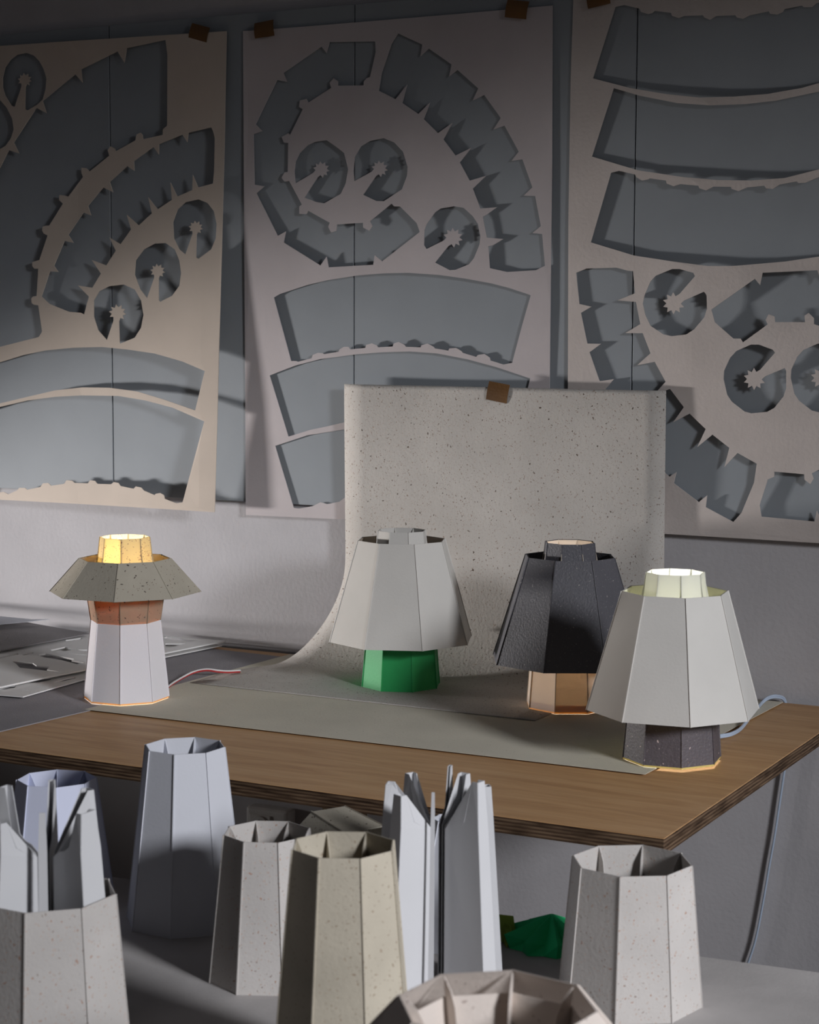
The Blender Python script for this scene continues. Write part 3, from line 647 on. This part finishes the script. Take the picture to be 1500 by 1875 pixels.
obj('speckled_sleeve', frustum(.0935, 0, .077, .192, 202), MAT['spk_white'], f)
fork_core(f, .079, .058, .297, [(359.5, .0235, .97, 1), (ca-62, .020, .94, 1), (ca+122, .014, 1.0, 1), (ca-128, .013, 1.02, 1), (ca+172, .006, 1.02, 1), (ca-6, .0065, .97, .55)], MAT['corecard'])

column('white faceted paper cone half hidden behind the tall pronged core', -1.076, -1.160, 205, .064, .028, .165, MAT['whitepaper'], depth=.01, name='paper_cone')
ts = thing('tipped_paper_shade', 'small speckled beige shade lying on its side behind the central cylinders', 'lamp part', (-1.222, -1.205, FZ+.092))
o = obj('shell', frustum(.080, -.045, .068, .045, 22.5), MAT['spk_olive'], ts)
ts.rotation_euler = (math.radians(78), 0, math.radians(242))

# pleated green tissue pieces at the back edge
def pleat(name, label, x, y, r, h, n, mat, mats2, squash=.8, rot=0):
    t_ = thing(name, label, 'paper ornament', (x, y, FZ), rot)
    bm = bmesh.new(); N = n*2; top = []; mid = []; low = []
    for k in range(N):
        a = 2*math.pi*k/N; q = 1 if k % 2 == 0 else .55
        top.append(bm.verts.new((.004*math.cos(a), .004*math.sin(a)*squash, h)))
        mid.append(bm.verts.new((r*q*.98*math.cos(a), r*q*.98*math.sin(a)*squash, h*(.46 if k % 2 == 0 else .28))))
        low.append(bm.verts.new((r*(.86 if k % 2 == 0 else .72)*math.cos(a), r*(.86 if k % 2 == 0 else .72)*math.sin(a)*squash, .0005)))
    for k in range(N):
        j = (k+1) % N
        bm.faces.new((mid[k], mid[j], top[j], top[k])); bm.faces.new((low[k], low[j], mid[j], mid[k]))
    bm.faces.new(top); bm.faces.new(low[::-1])
    obj('pleated_paper', bm, mat, t_)
    return t_
gp = on_z(1003, 1738, FZ)
pleat('pleated_paper_cone', 'dark green pleated paper cone beside the wide pale cylinder', gp.x, gp.y+.012,   .066, .043, 9, MAT['green2'], None, .9, .35)
gp2 = on_z(921, 1726, FZ)
lp = thing('folded_paper_strip', 'yellow-green folded paper strip just left of the dark green pleated cone', 'paper ornament', (gp2.x, gp2.y, FZ))
for ang, L_, z_ in ((-.5, .045, .026), (-.9, .05, .016), (.2, .034, .036)):
    bm = bmesh.new(); dx, dy = math.cos(ang), math.sin(ang)
    q = [bm.verts.new(p) for p in ((-.02*dx, -.02*dy, .0005), (L_*.45*dx, L_*.45*dy, .0005), (L_*.5*dx, L_*.5*dy, z_*.45), (.012*dx, .012*dy+.004, z_), (-.03*dx, -.03*dy, z_*1.05))]
    bm.faces.new(q)
    ex = bmesh.ops.extrude_face_region(bm, geom=list(bm.faces)); bmesh.ops.translate(bm, vec=(-.0008*dy, .0008*dx, 0), verts=[v for v in ex['geom'] if isinstance(v, bmesh.types.BMVert)])
    bmesh.ops.recalc_face_normals(bm, faces=bm.faces)
    obj('paper_leaf', bm, MAT['lime'], lp)

for o in bpy.data.objects:
    if o.parent: continue
    k = o.name.split('.')[0]
    gname = {'stencil_sheet': 'cut-out card sheets on the wall', 'tape_strip': 'brown tape pieces on the sheets', 'paper_lamp': 'faceted paper lamps on the work table',
             'paper_cylinder': 'faceted paper cylinders on the foreground table', 'folded_paper_core': 'pronged white paper cores', 'cutout_card': 'cut-out cards in the pile',
             'power_cable': 'lamp cables'}.get(k)
    if gname: o['group'] = gname
